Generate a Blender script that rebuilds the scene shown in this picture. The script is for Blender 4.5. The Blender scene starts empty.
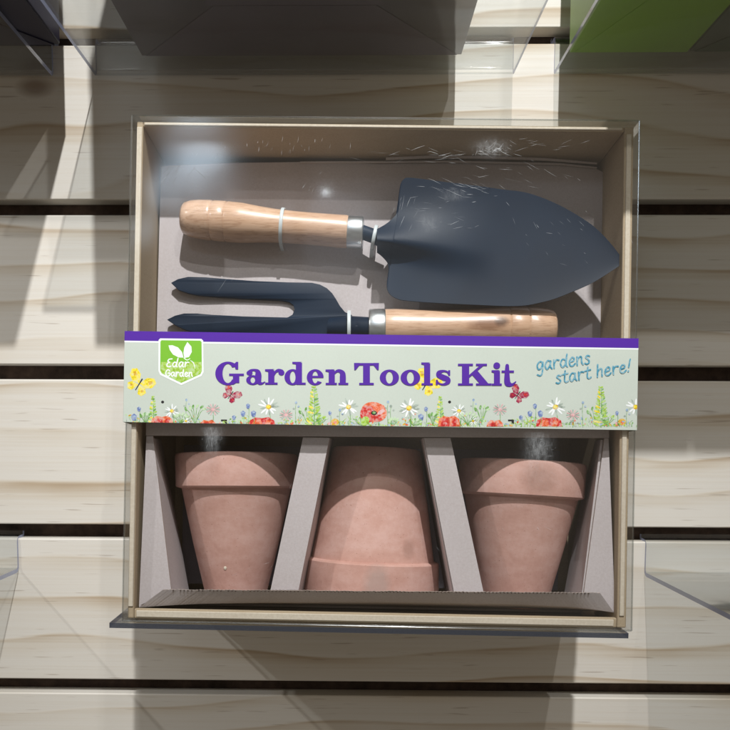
import bpy, bmesh, math, random
from mathutils import Vector, Matrix, noise
from mathutils.geometry import tessellate_polygon
random.seed(7)
R = math.radians
S = 0.00065                                   # metres per drawing unit
scene = bpy.context.scene
col = scene.collection

# ------------------------------------------------------------------ camera
FPX = 790.0; PX0, PY0 = 338.0, 486.0          # focal length and principal point of the photograph (cropped)
th, psi, rho = R(4.4), R(.87), R(.2)
CAM = Vector((0, -790, 0))
Fw = Vector((-math.sin(psi)*math.cos(th), math.cos(psi)*math.cos(th), -math.sin(th)))
R0 = Vector((math.cos(psi), math.sin(psi), 0)); U0 = R0.cross(Fw)
Rt = R0*math.cos(rho) + U0*math.sin(rho); Up = U0*math.cos(rho) - R0*math.sin(rho)
cam = bpy.data.cameras.new('camera'); co = bpy.data.objects.new('camera', cam); col.objects.link(co)
cam.sensor_width = 36; cam.lens = FPX/730*36
cam.shift_x = (365-PX0)/730; cam.shift_y = (PY0-365)/730
cam.clip_start = .01; cam.clip_end = 50
M = Matrix((Rt, Up, -Fw)).transposed().to_4x4(); M.translation = CAM*S
co.matrix_world = M
scene.camera = co

def ray(px, py): return Fw*FPX + Rt*(px-PX0) + Up*(PY0-py)
def wallpt(px, py, Y):
    v = ray(px, py); t = (Y-CAM.y)/v.y; return CAM + v*t
def levelpt(px, py, Z):
    v = ray(px, py); t = (Z-CAM.z)/v.z; return CAM + v*t

# frame of the gift box (leans back against the wall, a little turned)
BW, BH, BD = 517.0, 517.0, 187.0
LEAN, ROLL = R(4.7), R(.72)
BR = Matrix.Rotation(ROLL, 3, 'Y') @ Matrix.Rotation(-LEAN, 3, 'X')
BO = Vector((27.0, 0.0, -203.0))
BRI = BR.transposed()
def L2W(x, d, h): return BO + BR @ Vector((x, d, h))
def loc(px, py, d):                           # point of the box's inner space at depth d behind its front
    c = BRI @ (CAM-BO); v = BRI @ ray(px, py); t = (d-c.y)/v.y; p = c+v*t
    return Vector((p.x, d, p.z))
def locW(px, py, d):
    p = loc(px, py, d); return L2W(p.x, p.y, p.z)

# ------------------------------------------------------------------ object helpers
def tag(o, label=None, cat=None, group=None, kind=None):
    if label: o['label'] = label
    if cat: o['category'] = cat
    if group: o['group'] = group
    if kind: o['kind'] = kind
    return o
def empty(name, loc_):
    o = bpy.data.objects.new(name, None); col.objects.link(o); o.location = Vector(loc_)*S
    o.empty_display_size = .02
    return o
def link(name, bm, mats, parent=None, origin=None, smooth=True, angle=35):
    me = bpy.data.meshes.new(name)
    org = Vector(origin) if origin is not None else (parent.location/S if parent else Vector((0, 0, 0)))
    while parent and parent.parent and origin is None:
        org = org + parent.parent.location/S; break
    for v in bm.verts: v.co = (v.co-org)*S
    bmesh.ops.recalc_face_normals(bm, faces=bm.faces) if not getattr(bm, 'keep', False) else None
    bm.to_mesh(me); bm.free()
    if not isinstance(mats, (list, tuple)): mats = [mats]
    for m in mats: me.materials.append(m)
    if smooth:
        me.polygons.foreach_set('use_smooth', [True]*len(me.polygons))
        me.set_sharp_from_angle(angle=R(angle))
    o = bpy.data.objects.new(name, me); col.objects.link(o)
    if parent: o.parent = parent
    else: o.location = org*S
    return o
def bmnew(): return bmesh.new()
def hexa(bm, pts, mi=0):                      # 8 points: 4 bottom ring, 4 top ring
    vs = [bm.verts.new(p) for p in pts]
    for f in ((0,1,2,3), (7,6,5,4), (0,4,5,1), (1,5,6,2), (2,6,7,3), (3,7,4,0)):
        bm.faces.new([vs[i] for i in f]).material_index = mi
def boxw(bm, x0, x1, y0, y1, z0, z1, f=None, mi=0):
    p = [(x0,y0,z0),(x1,y0,z0),(x1,y1,z0),(x0,y1,z0),(x0,y0,z1),(x1,y0,z1),(x1,y1,z1),(x0,y1,z1)]
    hexa(bm, [f(*q) if f else Vector(q) for q in p], mi)
def slab(bm, quad, n, mi=0):                  # quad of world points thickened along n
    hexa(bm, [*quad, *[q+n for q in quad]], mi)
def bevel(o, w, seg=2, ang=30):
    m = o.modifiers.new('bevel', 'BEVEL'); m.width = w*S; m.segments = seg; m.limit_method = 'ANGLE'; m.angle_limit = R(ang)
    m.harden_normals = False
    return o
def lathe(bm, a, b, prof, n=48, mi=0, up=None, squash=None):   # prof: (t along a->b in units, radius)
    ax = (b-a).normalized(); s = ax.orthogonal().normalized() if up is None else up; u = ax.cross(s).normalized()
    rings = []
    for t, r in prof:
        c = a + ax*t
        rings.append([bm.verts.new(c + (s*math.cos(2*math.pi*k/n) + u*math.sin(2*math.pi*k/n))*max(r, .01)) for k in range(n)])
    for i in range(len(rings)-1):
        for k in range(n):
            bm.faces.new((rings[i][k], rings[i][(k+1)%n], rings[i+1][(k+1)%n], rings[i+1][k])).material_index = mi
    return rings
def cat_rom(pts, n=6):
    out = []
    P = [pts[0]] + list(pts) + [pts[-1]]
    for i in range(1, len(P)-2):
        for k in range(n):
            t = k/n; a, b, c, d = P[i-1], P[i], P[i+1], P[i+2]
            out.append(tuple(.5*((2*b[j]) + (-a[j]+c[j])*t + (2*a[j]-5*b[j]+4*c[j]-d[j])*t*t + (-a[j]+3*b[j]-3*c[j]+d[j])*t**3) for j in range(len(b))))
    out.append(tuple(pts[-1])); return out

# ------------------------------------------------------------------ materials
def srgb(r, g, b):
    f = lambda c: (c/255/12.92) if c/255 <= .04045 else ((c/255+.055)/1.055)**2.4
    return (f(r), f(g), f(b), 1)
class NT:
    def __init__(s, name):
        s.m = bpy.data.materials.new(name); s.m.use_nodes = True; s.t = s.m.node_tree; s.t.nodes.clear()
        s.out = s.n('ShaderNodeOutputMaterial')
    def n(s, typ, **kw):
        nd = s.t.nodes.new(typ)
        for k, v in kw.items():
            if k in nd.inputs: nd.inputs[k].default_value = v
            else: setattr(nd, k, v)
        return nd
    def l(s, a, b): s.t.links.new(a, b)
    def math(s, op, a, b=None):
        nd = s.n('ShaderNodeMath', operation=op)
        for i, v in enumerate((a, b)):
            if v is None: continue
            if isinstance(v, (int, float)): nd.inputs[i].default_value = v
            else: s.l(v, nd.inputs[i])
        return nd.outputs[0]
    def ramp(s, fac, stops):
        nd = s.n('ShaderNodeValToRGB'); e = nd.color_ramp.elements
        while len(e) < len(stops): e.new(.5)
        for el, (p, c) in zip(e, stops): el.position = p; el.color = c
        s.l(fac, nd.inputs[0]); return nd.outputs[0]
    def coord(s, scale=(1,1,1), loc=(0,0,0), rot=(0,0,0)):
        tc = s.n('ShaderNodeTexCoord'); mp = s.n('ShaderNodeMapping')
        mp.inputs['Scale'].default_value = scale; mp.inputs['Location'].default_value = loc; mp.inputs['Rotation'].default_value = rot
        s.l(tc.outputs['Object'], mp.inputs[0]); return mp.outputs[0]
    def noise(s, vec, scale, detail=4, rough=.55, dist=0):
        nd = s.n('ShaderNodeTexNoise'); nd.inputs['Scale'].default_value = scale; nd.inputs['Detail'].default_value = detail
        nd.inputs['Roughness'].default_value = rough; nd.inputs['Distortion'].default_value = dist
        s.l(vec, nd.inputs['Vector']); return nd.outputs['Fac']
    def bump(s, h, strength, dist):
        nd = s.n('ShaderNodeBump'); nd.inputs['Strength'].default_value = strength; nd.inputs['Distance'].default_value = dist
        s.l(h, nd.inputs['Height']); return nd.outputs[0]
    def pbsdf(s, **kw):
        p = s.n('ShaderNodeBsdfPrincipled')
        for k, v in kw.items():
            k = k.replace('_', ' ')
            if hasattr(v, 'links') or isinstance(v, bpy.types.NodeSocket): s.l(v, p.inputs[k])
            else: p.inputs[k].default_value = v
        s.l(p.outputs[0], s.out.inputs[0]); return p

def pine(name):
    t = NT(name)
    oi = t.n('ShaderNodeObjectInfo')
    tc = t.n('ShaderNodeTexCoord'); off = t.n('ShaderNodeVectorMath', operation='ADD')
    cmb = t.n('ShaderNodeCombineXYZ'); rm = t.math('MULTIPLY', oi.outputs['Random'], 7.3)
    for i in range(3): t.l(rm, cmb.inputs[i])
    t.l(tc.outputs['Object'], off.inputs[0]); t.l(cmb.outputs[0], off.inputs[1])
    def mp(sc):
        m = t.n('ShaderNodeMapping'); m.inputs['Scale'].default_value = sc; t.l(off.outputs[0], m.inputs[0]); return m.outputs[0]
    warp = t.noise(mp((2.2, 1, 5)), 1.0, 2, .5)
    wz = t.math('MULTIPLY', warp, .10)
    sx = t.n('ShaderNodeSeparateXYZ'); t.l(off.outputs[0], sx.inputs[0])
    z2 = t.math('ADD', sx.outputs[2], wz)
    c2 = t.n('ShaderNodeCombineXYZ'); t.l(t.math('MULTIPLY', sx.outputs[0], .35), c2.inputs[0]); t.l(sx.outputs[1], c2.inputs[1]); t.l(z2, c2.inputs[2])
    wv = t.n('ShaderNodeTexWave', wave_type='BANDS', bands_direction='Z', wave_profile='SAW')
    wv.inputs['Scale'].default_value = 10; wv.inputs['Distortion'].default_value = 2.2; wv.inputs['Detail'].default_value = 2; wv.inputs['Detail Scale'].default_value = 1.2
    t.l(c2.outputs[0], wv.inputs[0])
    ring = t.ramp(wv.outputs['Fac'], [(0, (0,0,0,1)), (.55, (.12,.12,.12,1)), (.86, (.75,.75,.75,1)), (.93, (1,1,1,1)), (1, (.0,.0,.0,1))])
    fibre = t.noise(mp((5, 5, 420)), 1.0, 3, .6)
    blot = t.noise(mp((5, 1, 16)), 1.0, 3, .5)
    dash = t.noise(mp((28, 20, 520)), 1.0, 1, .4)
    dash = t.ramp(dash, [(.70, (0,0,0,1)), (.78, (1,1,1,1))])
    f = t.math('ADD', t.math('MULTIPLY', ring, t.math('ADD', t.math('MULTIPLY', blot, 1.7), -.35)), t.math('MULTIPLY', t.math('SUBTRACT', fibre, .5), .5))
    base = t.ramp(f, [(0, (.67,.65,.605,1)), (.3, (.61,.565,.49,1)), (.62, (.47,.385,.285,1)), (1, (.34,.25,.165,1))])
    mx = t.n('ShaderNodeMix', data_type='RGBA', blend_type='MIX'); t.l(t.math('MULTIPLY', dash, .38), mx.inputs[0]); t.l(base, mx.inputs[6]); mx.inputs[7].default_value = (.2,.13,.08,1)
    # the odd knot
    vo = t.n('ShaderNodeTexVoronoi'); vo.inputs['Scale'].default_value = 1; t.l(mp((4, 1, 7.5)), vo.inputs[0])
    kn = t.ramp(vo.outputs['Distance'], [(0, (1,1,1,1)), (.035, (.8,.8,.8,1)), (.075, (0,0,0,1))])
    mk = t.n('ShaderNodeMix', data_type='RGBA'); t.l(t.math('MULTIPLY', kn, .75), mk.inputs[0]); t.l(mx.outputs[2], mk.inputs[6]); mk.inputs[7].default_value = (.16,.085,.04,1)
    t.pbsdf(Base_Color=mk.outputs[2], Roughness=.48, Normal=t.bump(t.math('ADD', fibre, ring), .12, .0006))
    return t.m
def flat(name, c, rough=.5, metal=0, bump=0, bscale=400, vary=.08, spec=.5, coat=0):
    t = NT(name); v = t.coord()
    n = t.noise(v, bscale, 4, .6); n2 = t.noise(v, 25, 3, .5)
    mx = t.n('ShaderNodeMix', data_type='RGBA', blend_type='MULTIPLY'); mx.inputs[0].default_value = 1
    mx.inputs[6].default_value = c
    lo = 1-vary*2
    t.l(t.ramp(t.math('MULTIPLY', t.math('ADD', n, n2), .5), [(.3, (lo, lo, lo, 1)), (.7, (1+vary*.3,)*3+(1,))]), mx.inputs[7])
    kw = dict(Base_Color=mx.outputs[2], Roughness=rough, Metallic=metal, Specular_IOR_Level=spec, Coat_Weight=coat, Coat_Roughness=.12)
    if bump: kw['Normal'] = t.bump(n, bump, .0004)
    t.pbsdf(**kw); return t.m
def clear(name, tint, rough=.04, ior=1.49, scuffs=False, k=1.0, wob=.25):
    t = NT(name)
    tr = t.n('ShaderNodeBsdfTransparent'); tr.inputs[0].default_value = tint
    gl = t.n('ShaderNodeBsdfGlossy'); gl.inputs['Roughness'].default_value = rough
    lw = t.n('ShaderNodeLayerWeight'); lw.inputs['Blend'].default_value = .5     # the same from both sides of the sheet
    f0 = ((ior-1)/(ior+1))**2
    sch = t.math('ADD', t.math('MULTIPLY', t.math('POWER', lw.outputs['Facing'], 5), 1-f0), f0)
    v = t.coord()
    nb = t.bump(t.noise(v, 14, 2, .5), wob, .004)
    t.l(nb, gl.inputs['Normal'])
    mx = t.n('ShaderNodeMixShader'); t.l(t.math('MULTIPLY', sch, k), mx.inputs[0]); t.l(tr.outputs[0], mx.inputs[1]); t.l(gl.outputs[0], mx.inputs[2])
    last = mx.outputs[0]
    if scuffs:
        # fine scratches, densest in a few rubbed patches of the film
        at = t.n('ShaderNodeAttribute', attribute_name='rub'); at.attribute_type = 'GEOMETRY'
        haze_ = t.ramp(t.noise(t.coord((420,420,150)), 1, 5, .8), [(.38, (0,0,0,1)), (.8, (1,1,1,1))])
        w2 = t.math('MULTIPLY', at.outputs['Fac'], t.math('ADD', t.math('MULTIPLY', haze_, .38), .07))
        df = t.n('ShaderNodeBsdfDiffuse'); df.inputs[0].default_value = (.85,.9,.95,1)
        m3 = t.n('ShaderNodeMixShader'); t.l(w2, m3.inputs[0]); t.l(last, m3.inputs[1]); t.l(df.outputs[0], m3.inputs[2]); last = m3.outputs[0]
    t.l(last, t.out.inputs[0]); return t.m
def cardboard(name, c, c2, sp=900):
    t = NT(name); v = t.coord()
    n = t.noise(v, sp, 4, .7); n2 = t.noise(v, 18, 3, .5); n3 = t.noise(t.coord((1,1,30)), 60, 2, .5)
    f = t.math('ADD', t.math('MULTIPLY', n, .6), t.math('ADD', t.math('MULTIPLY', n2, .3), t.math('MULTIPLY', n3, .1)))
    t.pbsdf(Base_Color=t.ramp(f, [(.35, c2), (.62, c)]), Roughness=.85, Specular_IOR_Level=.2, Normal=t.bump(n, .25, .0002)); return t.m
def stain(t, colr, lst):
    for (c, r, cc, amt) in lst:
        tc = t.n('ShaderNodeTexCoord'); m = t.n('ShaderNodeMapping'); m.vector_type = 'TEXTURE'
        m.inputs['Location'].default_value = Vector(c)*S; m.inputs['Scale'].default_value = Vector(r)*S
        t.l(tc.outputs['Object'], m.inputs[0]); gr = t.n('ShaderNodeTexGradient', gradient_type='SPHERICAL'); t.l(m.outputs[0], gr.inputs[0])
        nn = t.noise(tc.outputs['Object'], 260, 4, .6)
        f = t.math('MULTIPLY', t.ramp(t.math('MULTIPLY', gr.outputs['Fac'], t.math('ADD', nn, .45)), [(.05, (0,0,0,1)), (.55, (1,1,1,1))]), amt)
        mx = t.n('ShaderNodeMix', data_type='RGBA'); t.l(f, mx.inputs[0]); t.l(colr, mx.inputs[6]); mx.inputs[7].default_value = cc; colr = mx.outputs[2]
    return colr
def handle_wood(name, sp=()):
    t = NT(name); v = t.coord((14, 160, 160), rot=(0, R(4), 0)); n = t.noise(v, 1, 5, .6, .4)
    pores = t.noise(t.coord((90, 900, 900)), 1, 2, .6); big = t.noise(t.coord((22, 40, 40)), 1, 3, .5)
    f = t.math('ADD', t.math('MULTIPLY', n, .55), t.math('MULTIPLY', big, .45))
    base = t.ramp(f, [(.28, (.44,.24,.14,1)), (.42, (.59,.37,.235,1)), (.62, (.67,.455,.315,1))])
    mx = t.n('ShaderNodeMix', data_type='RGBA', blend_type='MULTIPLY'); mx.inputs[0].default_value = .7; t.l(base, mx.inputs[6])
    t.l(t.ramp(pores, [(.35, (.72,.64,.58,1)), (.5, (1,1,1,1))]), mx.inputs[7])
    t.pbsdf(Base_Color=stain(t, mx.outputs[2], sp), Roughness=.42, Coat_Weight=.6, Coat_Roughness=.22, Normal=t.bump(pores, .25, .0003)); return t.m
def terracotta(name, sp_=()):
    t = NT(name); v = t.coord(); n = t.noise(v, 350, 5, .65); n2 = t.noise(t.coord((1,1,2.2)), 34, 4, .6); sp = t.noise(v, 900, 1, .4); st = t.noise(v, 90, 3, .6)
    f = t.math('ADD', t.math('MULTIPLY', n2, .6), t.math('MULTIPLY', t.math('ADD', n, st), .2))
    base = t.ramp(f, [(.36, (.52,.295,.245,1)), (.47, (.58,.345,.29,1)), (.6, (.64,.41,.36,1))])
    mx = t.n('ShaderNodeMix', data_type='RGBA', blend_type='MULTIPLY'); mx.inputs[0].default_value = .8; t.l(base, mx.inputs[6])
    t.l(t.ramp(sp, [(.20, (.55,.45,.4,1)), (.28, (1,1,1,1))]), mx.inputs[7])
    t.pbsdf(Base_Color=stain(t, mx.outputs[2], sp_), Roughness=.85, Specular_IOR_Level=.25, Normal=t.bump(t.math('ADD', n, n2), .3, .0004)); return t.m
def enamel(name):
    t = NT(name); v = t.coord(); n = t.noise(v, 500, 3, .6); n2 = t.noise(v, 14, 3, .5)
    t.pbsdf(Base_Color=t.ramp(n2, [(.3, srgb(3,25,45)), (.7, srgb(6,33,56))]), Roughness=t.ramp(n2, [(.3, (.5,)*3+(1,)), (.7, (.58,)*3+(1,))]), Specular_IOR_Level=.26, Normal=t.bump(n, .012, .0002)); return t.m

M_pine = pine('pine_plank')
M_back = flat('dark_rough_backing', (.085,.055,.042,1), .95, bump=1, bscale=140, vary=.4)
M_kraft = cardboard('kraft_board', (.45,.365,.255,1), (.37,.29,.195,1))
M_cut = cardboard('kraft_cut_edge', (.66,.60,.50,1), (.55,.48,.38,1), 500)
M_tray = cardboard('grey_lilac_card', (.555,.515,.525,1), (.48,.435,.435,1), 700)
M_flute = cardboard('torn_card_edge', (.56,.50,.45,1), (.30,.24,.20,1), 2500)
M_film = clear('clear_film', (.97,.98,.985,1), .10, 1.5, scuffs=True, k=1.9, wob=.004)
def scratch():
    t = NT('film_scratch'); d = t.n('ShaderNodeBsdfDiffuse'); d.inputs[0].default_value = (.8,.88,.95,1)
    g_ = t.n('ShaderNodeBsdfGlossy'); g_.inputs['Roughness'].default_value = .5; tr = t.n('ShaderNodeBsdfTransparent')
    m1 = t.n('ShaderNodeMixShader'); m1.inputs[0].default_value = .3; t.l(d.outputs[0], m1.inputs[1]); t.l(g_.outputs[0], m1.inputs[2])
    m2 = t.n('ShaderNodeMixShader'); t.l(t.ramp(t.noise(t.coord(), 90, 2), [(.35, (.10,.10,.10,1)), (.7, (.42,.42,.42,1))]), m2.inputs[0]); t.l(tr.outputs[0], m2.inputs[1]); t.l(m1.outputs[0], m2.inputs[2])
    t.l(m2.outputs[0], t.out.inputs[0]); return t.m
M_scratch = scratch()
M_film2 = clear('clear_film_side', (.97,.98,.98,1), .08, 1.5, k=1.6)
M_crease = clear('film_crease', (.80,.82,.82,1), .18, 1.6, k=3.2)
M_acr = clear('clear_acrylic', (.91,.925,.93,1), .07, 1.49, k=1.7)
def acr_edge():
    t = NT('acrylic_edge'); p = t.pbsdf(Base_Color=(.045,.052,.07,1), Roughness=.2, Specular_IOR_Level=.8)
    tr = t.n('ShaderNodeBsdfTransparent'); tr.inputs[0].default_value = (.55,.62,.75,1)
    mx = t.n('ShaderNodeMixShader'); mx.inputs[0].default_value = .85; t.l(tr.outputs[0], mx.inputs[1]); t.l(p.outputs[0], mx.inputs[2]); t.l(mx.outputs[0], t.out.inputs[0]); return t.m
M_aedge = acr_edge()
def acr_side():
    t = NT('polished_acrylic_edge'); p = t.pbsdf(Base_Color=(.36,.40,.58,1), Roughness=.12, Specular_IOR_Level=.9)
    tr = t.n('ShaderNodeBsdfTransparent'); tr.inputs[0].default_value = (.75,.8,.9,1)
    mx = t.n('ShaderNodeMixShader'); mx.inputs[0].default_value = .9; t.l(tr.outputs[0], mx.inputs[1]); t.l(p.outputs[0], mx.inputs[2]); t.l(mx.outputs[0], t.out.inputs[0]); return t.m
M_aside = acr_side()
M_wood = handle_wood('varnished_beech')
M_terra = terracotta('terracotta')
M_enamel = enamel('blue_black_enamel')
M_steel = flat('bright_steel', (.72,.76,.78,1), .34, 1, vary=.05)
M_tie = flat('milky_nylon', (.62,.68,.70,1), .35, vary=.05)
M_paper = flat('printed_paper', srgb(194,205,197), .42, vary=.03, bscale=900)
M_darkcard = flat('dark_plum_card', (.22,.205,.25,1), .45, bump=.1, vary=.12, bscale=900)
M_darkflap = flat('dark_plum_flap', (.20,.185,.235,1), .45, bump=.1, vary=.12, bscale=900)
M_green = flat('lime_card', (.30,.60,.04,1), .45, bump=.08, vary=.05, bscale=900)
M_greenside = flat('pale_lime_card', (.33,.50,.17,1), .45, vary=.06, bscale=900)
M_greyc = flat('grey_green_card', (.10,.135,.105,1), .5, vary=.08, bscale=900)
M_navy = flat('navy_card', (.020,.020,.045,1), .35, vary=.1, bscale=900)
def ink(name, c):
    if name in ('purple', 'white', 'green', 'black'): return flat('ink_'+name, c, .42, vary=.03, bscale=900)
    t = NT('ink_'+name); n = t.noise(t.coord(), 420, 4, .65); pw = (.62,.70,.66)
    f = .45 if name != 'teal' else .4
    lt = tuple(c[i]*(1-f)+pw[i]*f for i in range(3))+(1,); dk = tuple(c[i]*.62 for i in range(3))+(1,)
    t.pbsdf(Base_Color=t.ramp(n, [(.34, dk), (.46, c), (.62, lt)]), Roughness=.42); return t.m
INK = {k: ink(k, c) for k, c in dict(
    purple=srgb(78,28,158), white=srgb(236,242,245), green=srgb(120,186,48), lime=srgb(160,200,70), leaf=srgb(110,165,80), pale=srgb(185,215,170),
    yellow=srgb(238,220,40), gold=srgb(214,170,30), red=srgb(205,45,40), orange=srgb(226,105,60), plum=srgb(160,20,70), blue=srgb(110,130,185), sky=srgb(150,175,205),
    teal=srgb(70,150,180), pink=srgb(225,170,175), grey=srgb(160,175,165), black=srgb(35,35,35)).items()}

# ------------------------------------------------------------------ the slatted wall
YW = 235.0
GAPS = [67.5+208*k for k in (4, 3, 2, 1, 0, -1, -2, -3, -4)]
wall = tag(empty('plank_wall', (0, YW+12, -760)), 'slatted wall of pale pine planks with dark gaps between them', 'wall')
bm = bmnew(); boxw(bm, -2200, 2200, YW+26, YW+40, -790, 920)
link('backing_board', bm, M_back, wall)
for i in range(len(GAPS)-1):
    bm = bmnew(); z1 = GAPS[i]-9.5; z0 = GAPS[i+1]+9.5
    zc = (z0+z1)/2
    n = 44
    # front face kept flat, edges very slightly uneven
    boxw(bm, -2200, 2200, YW, YW+25.5, z0, z1)
    me_o = link('plank', bm, M_pine, wall)
    bevel(me_o, 1.6, 2)

# ------------------------------------------------------------------ acrylic shelves
def shelf_mesh():
    W = 521.0; T = 5.2
    prof = [(-245, 0)]
    prof += [(-12, 0)]
    for k in range(7): a = -90+15*k; prof.append((-8+7*math.cos(R(a))-.5, 7+7*math.sin(R(a))))
    prof += [(-1.5, 35)]
    for k in range(4): a = 180-30*k; prof.append((3+4.5*math.cos(R(a)), 38+4.5*math.sin(R(a))-.0))
    prof += [(15, 43), (17.5, 45), (18, 50)]
    cl = []
    for i, p in enumerate(prof):
        a = Vector(prof[max(0, i-1)]); b = Vector(prof[min(len(prof)-1, i+1)]); t = (b-a).normalized(); nn = Vector((-t.y, t.x))
        cl.append((Vector(p)+nn*T/2, Vector(p)-nn*T/2))
    bm = bmnew(); rows = []
    for x in (-W/2, W/2): rows.append([(bm.verts.new((x, a.x, a.y)), bm.verts.new((x, b.x, b.y))) for a, b in cl])
    A, B = rows
    for i in range(len(cl)-1):
        bm.faces.new((A[i][0], B[i][0], B[i+1][0], A[i+1][0])).material_index = 0
        bm.faces.new((A[i][1], A[i+1][1], B[i+1][1], B[i][1])).material_index = 0
        bm.faces.new((A[i][0], A[i+1][0], A[i+1][1], A[i][1])).material_index = 2
        bm.faces.new((B[i][0], B[i][1], B[i+1][1], B[i+1][0])).material_index = 2
    bm.faces.new((A[0][0], A[0][1], B[0][1], B[0][0])).material_index = 1
    bm.faces.new((A[-1][0], B[-1][0], B[-1][1], A[-1][1])).material_index = 1
    return bm
shelf0 = link('acrylic_shelf', shelf_mesh(), [M_acr, M_aedge, M_aside], origin=(0, 0, 0))
SG = 'clear acrylic shelves hooked into the gaps of the plank wall'
spots = [
    (18.5, -205.5, R(.75), 'clear acrylic shelf with a dark front edge under the garden tools box'),
    (-60, 437, 0, 'clear acrylic shelf under the dark plum carton, above the garden tools box'),
    (-636, 437, 0, 'clear acrylic shelf with bright side edge under the navy carton, top left corner'),
    (512, 437, 0, 'clear acrylic shelf under the lime green carton, top right corner'),
    (-697, -192, 0, 'empty clear acrylic shelf end at the lower left of the photo'),
    (645, -192, 0, 'empty clear acrylic shelf with bluish edge at the lower right of the photo')]
for i, (x, z, rz, lab) in enumerate(spots):
    o = shelf0 if i == 0 else shelf0.copy()
    if i: col.objects.link(o)
    o.location = Vector((x, YW, z))*S; o.rotation_euler = (0, rz, 0)
    tag(o, lab, 'shelf', SG)

# ------------------------------------------------------------------ cartons on the upper shelves
def carton(name, x0, x1, y0, y1, z0, h, mats, label, flaps=True, slope=0):
    r = tag(empty(name, ((x0+x1)/2, (y0+y1)/2, z0)), label, 'carton')
    bm = bmnew(); boxw(bm, x0, x1, y0, y1, z0+2.4, z0+h)
    bevel(link('body', bm, mats[0], r), 1.5)
    bm = bmnew(); boxw(bm, x0+.8, x1-.8, y0+.8, y1-.8, z0+1.3, z0+2.38); link('bottom_panel', bm, mats[1], r)
    if not flaps: z0 += .55
    # the two glued bottom flaps, diagonally folded at the corners
    w = x1-x0; d = y1-y0
    bm = bmnew()
    c = min(w, d)*.30
    pts = [(x0+2, y0+2), (x1-2, y0+2), (x1-2, y1-2), (x0+2, y1-2)]
    def prism(P, za, zb):
        lo = [bm.verts.new((x, y, za)) for x, y in P]; hi = [bm.verts.new((x, y, zb)) for x, y in P]
        bm.faces.new(lo[::-1]); bm.faces.new(hi)
        for i in range(len(P)): bm.faces.new((lo[i], lo[(i+1)%len(P)], hi[(i+1)%len(P)], hi[i]))
    ym = y0+d*.52
    prism([(x0+6, y1-2), (x0+6+c*1.4, ym), (x1-6-c*1.4, ym), (x1-6, y1-2)], z0+.1, z0+1.25)
    prism([(x0+6+c*1.3, y0+2), (x0+6+c*1.3, ym-1), (x1-6-c*1.3, ym-1), (x1-6-c*1.3, y0+2)], z0+.1, z0+1.25)
    link('bottom_flap', bm, mats[1], r)
    # lid tuck line round the body
    bm = bmnew(); boxw(bm, x0-.6, x1+.6, y0-.6, y1+.6, z0+h-26, z0+h+.8); bevel(link('lid', bm, mats[-1], r), 1.5)
    return r
carton('dark_carton', -252, 131, -48, 190, 439.4, 300, [M_darkcard, M_darkflap, M_darkcard], 'dark plum carton on the middle upper shelf, seen from below')
carton('lime_carton', 257, 396, -139, 186, 439.4, 260, [M_greenside, M_green, M_greenside], 'lime green carton on the top right shelf, seen from below', flaps=False)
carton('grey_carton', 397.2, 640, -139, 184, 439.4, 250, [M_greyc, M_greyc, M_greyc], 'grey green carton right of the lime green carton, top right corner')
carton('navy_carton', -800, -340, -48, 162, 439.4, 260, [M_navy, M_navy, M_navy], 'navy carton on the top left shelf, cut off by the photo edge')

# ------------------------------------------------------------------ gift box: kraft tray, clear cover, printed sleeve
gift = tag(empty('tool_kit_box', BO), 'kraft box with clear cover and floral printed sleeve reading Garden Tools Kit', 'gift box')
hw = BW/2; k = 4.0; tk = 6.5
bm = bmnew(); f = L2W
bx0, bx1, bz0, bz1 = -hw+k, hw-k, k*.5, BH-k
boxw(bm, bx0, bx0+tk, 4, BD, bz0, bz1, f); boxw(bm, bx1-tk-3, bx1, 4, BD, bz0, bz1, f)
boxw(bm, bx0+tk, bx1-tk-3, 4.3, 10.5, bz0, bz0+tk+3.5, f); boxw(bm, bx0+tk, bx1-tk-3, 10.7, BD, bz0, bz0+3, f); boxw(bm, bx0+tk, bx1-tk-3, 4.3, BD, bz1-tk+1, bz1, f)
boxw(bm, bx0, bx1, BD+.2, BD+3, bz0, bz1, f)
bevel(link('kraft_tray', bm, M_kraft, gift), 1.6, 3)
# pale cut lip of the tray; its bottom strip is lit kraft painted paler
bm = bmnew()
boxw(bm, bx0+.5, bx0+tk-.8, 2.6, 4.6, bz0+12, bz1-6, f); boxw(bm, bx1-tk-1, bx1-2.5, 2.6, 4.6, bz0+12, bz1-8, f)
boxw(bm, bx0+8, bx1-12, 2.8, 4.7, bz1-tk+2.2, bz1-1.4, f); boxw(bm, bx0+9, bx1-13, 2.7, 4.6, bz0+1.5, bz0+8.4, f)
bevel(link('tray_lip', bm, M_cut, gift), .8, 2)
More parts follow.
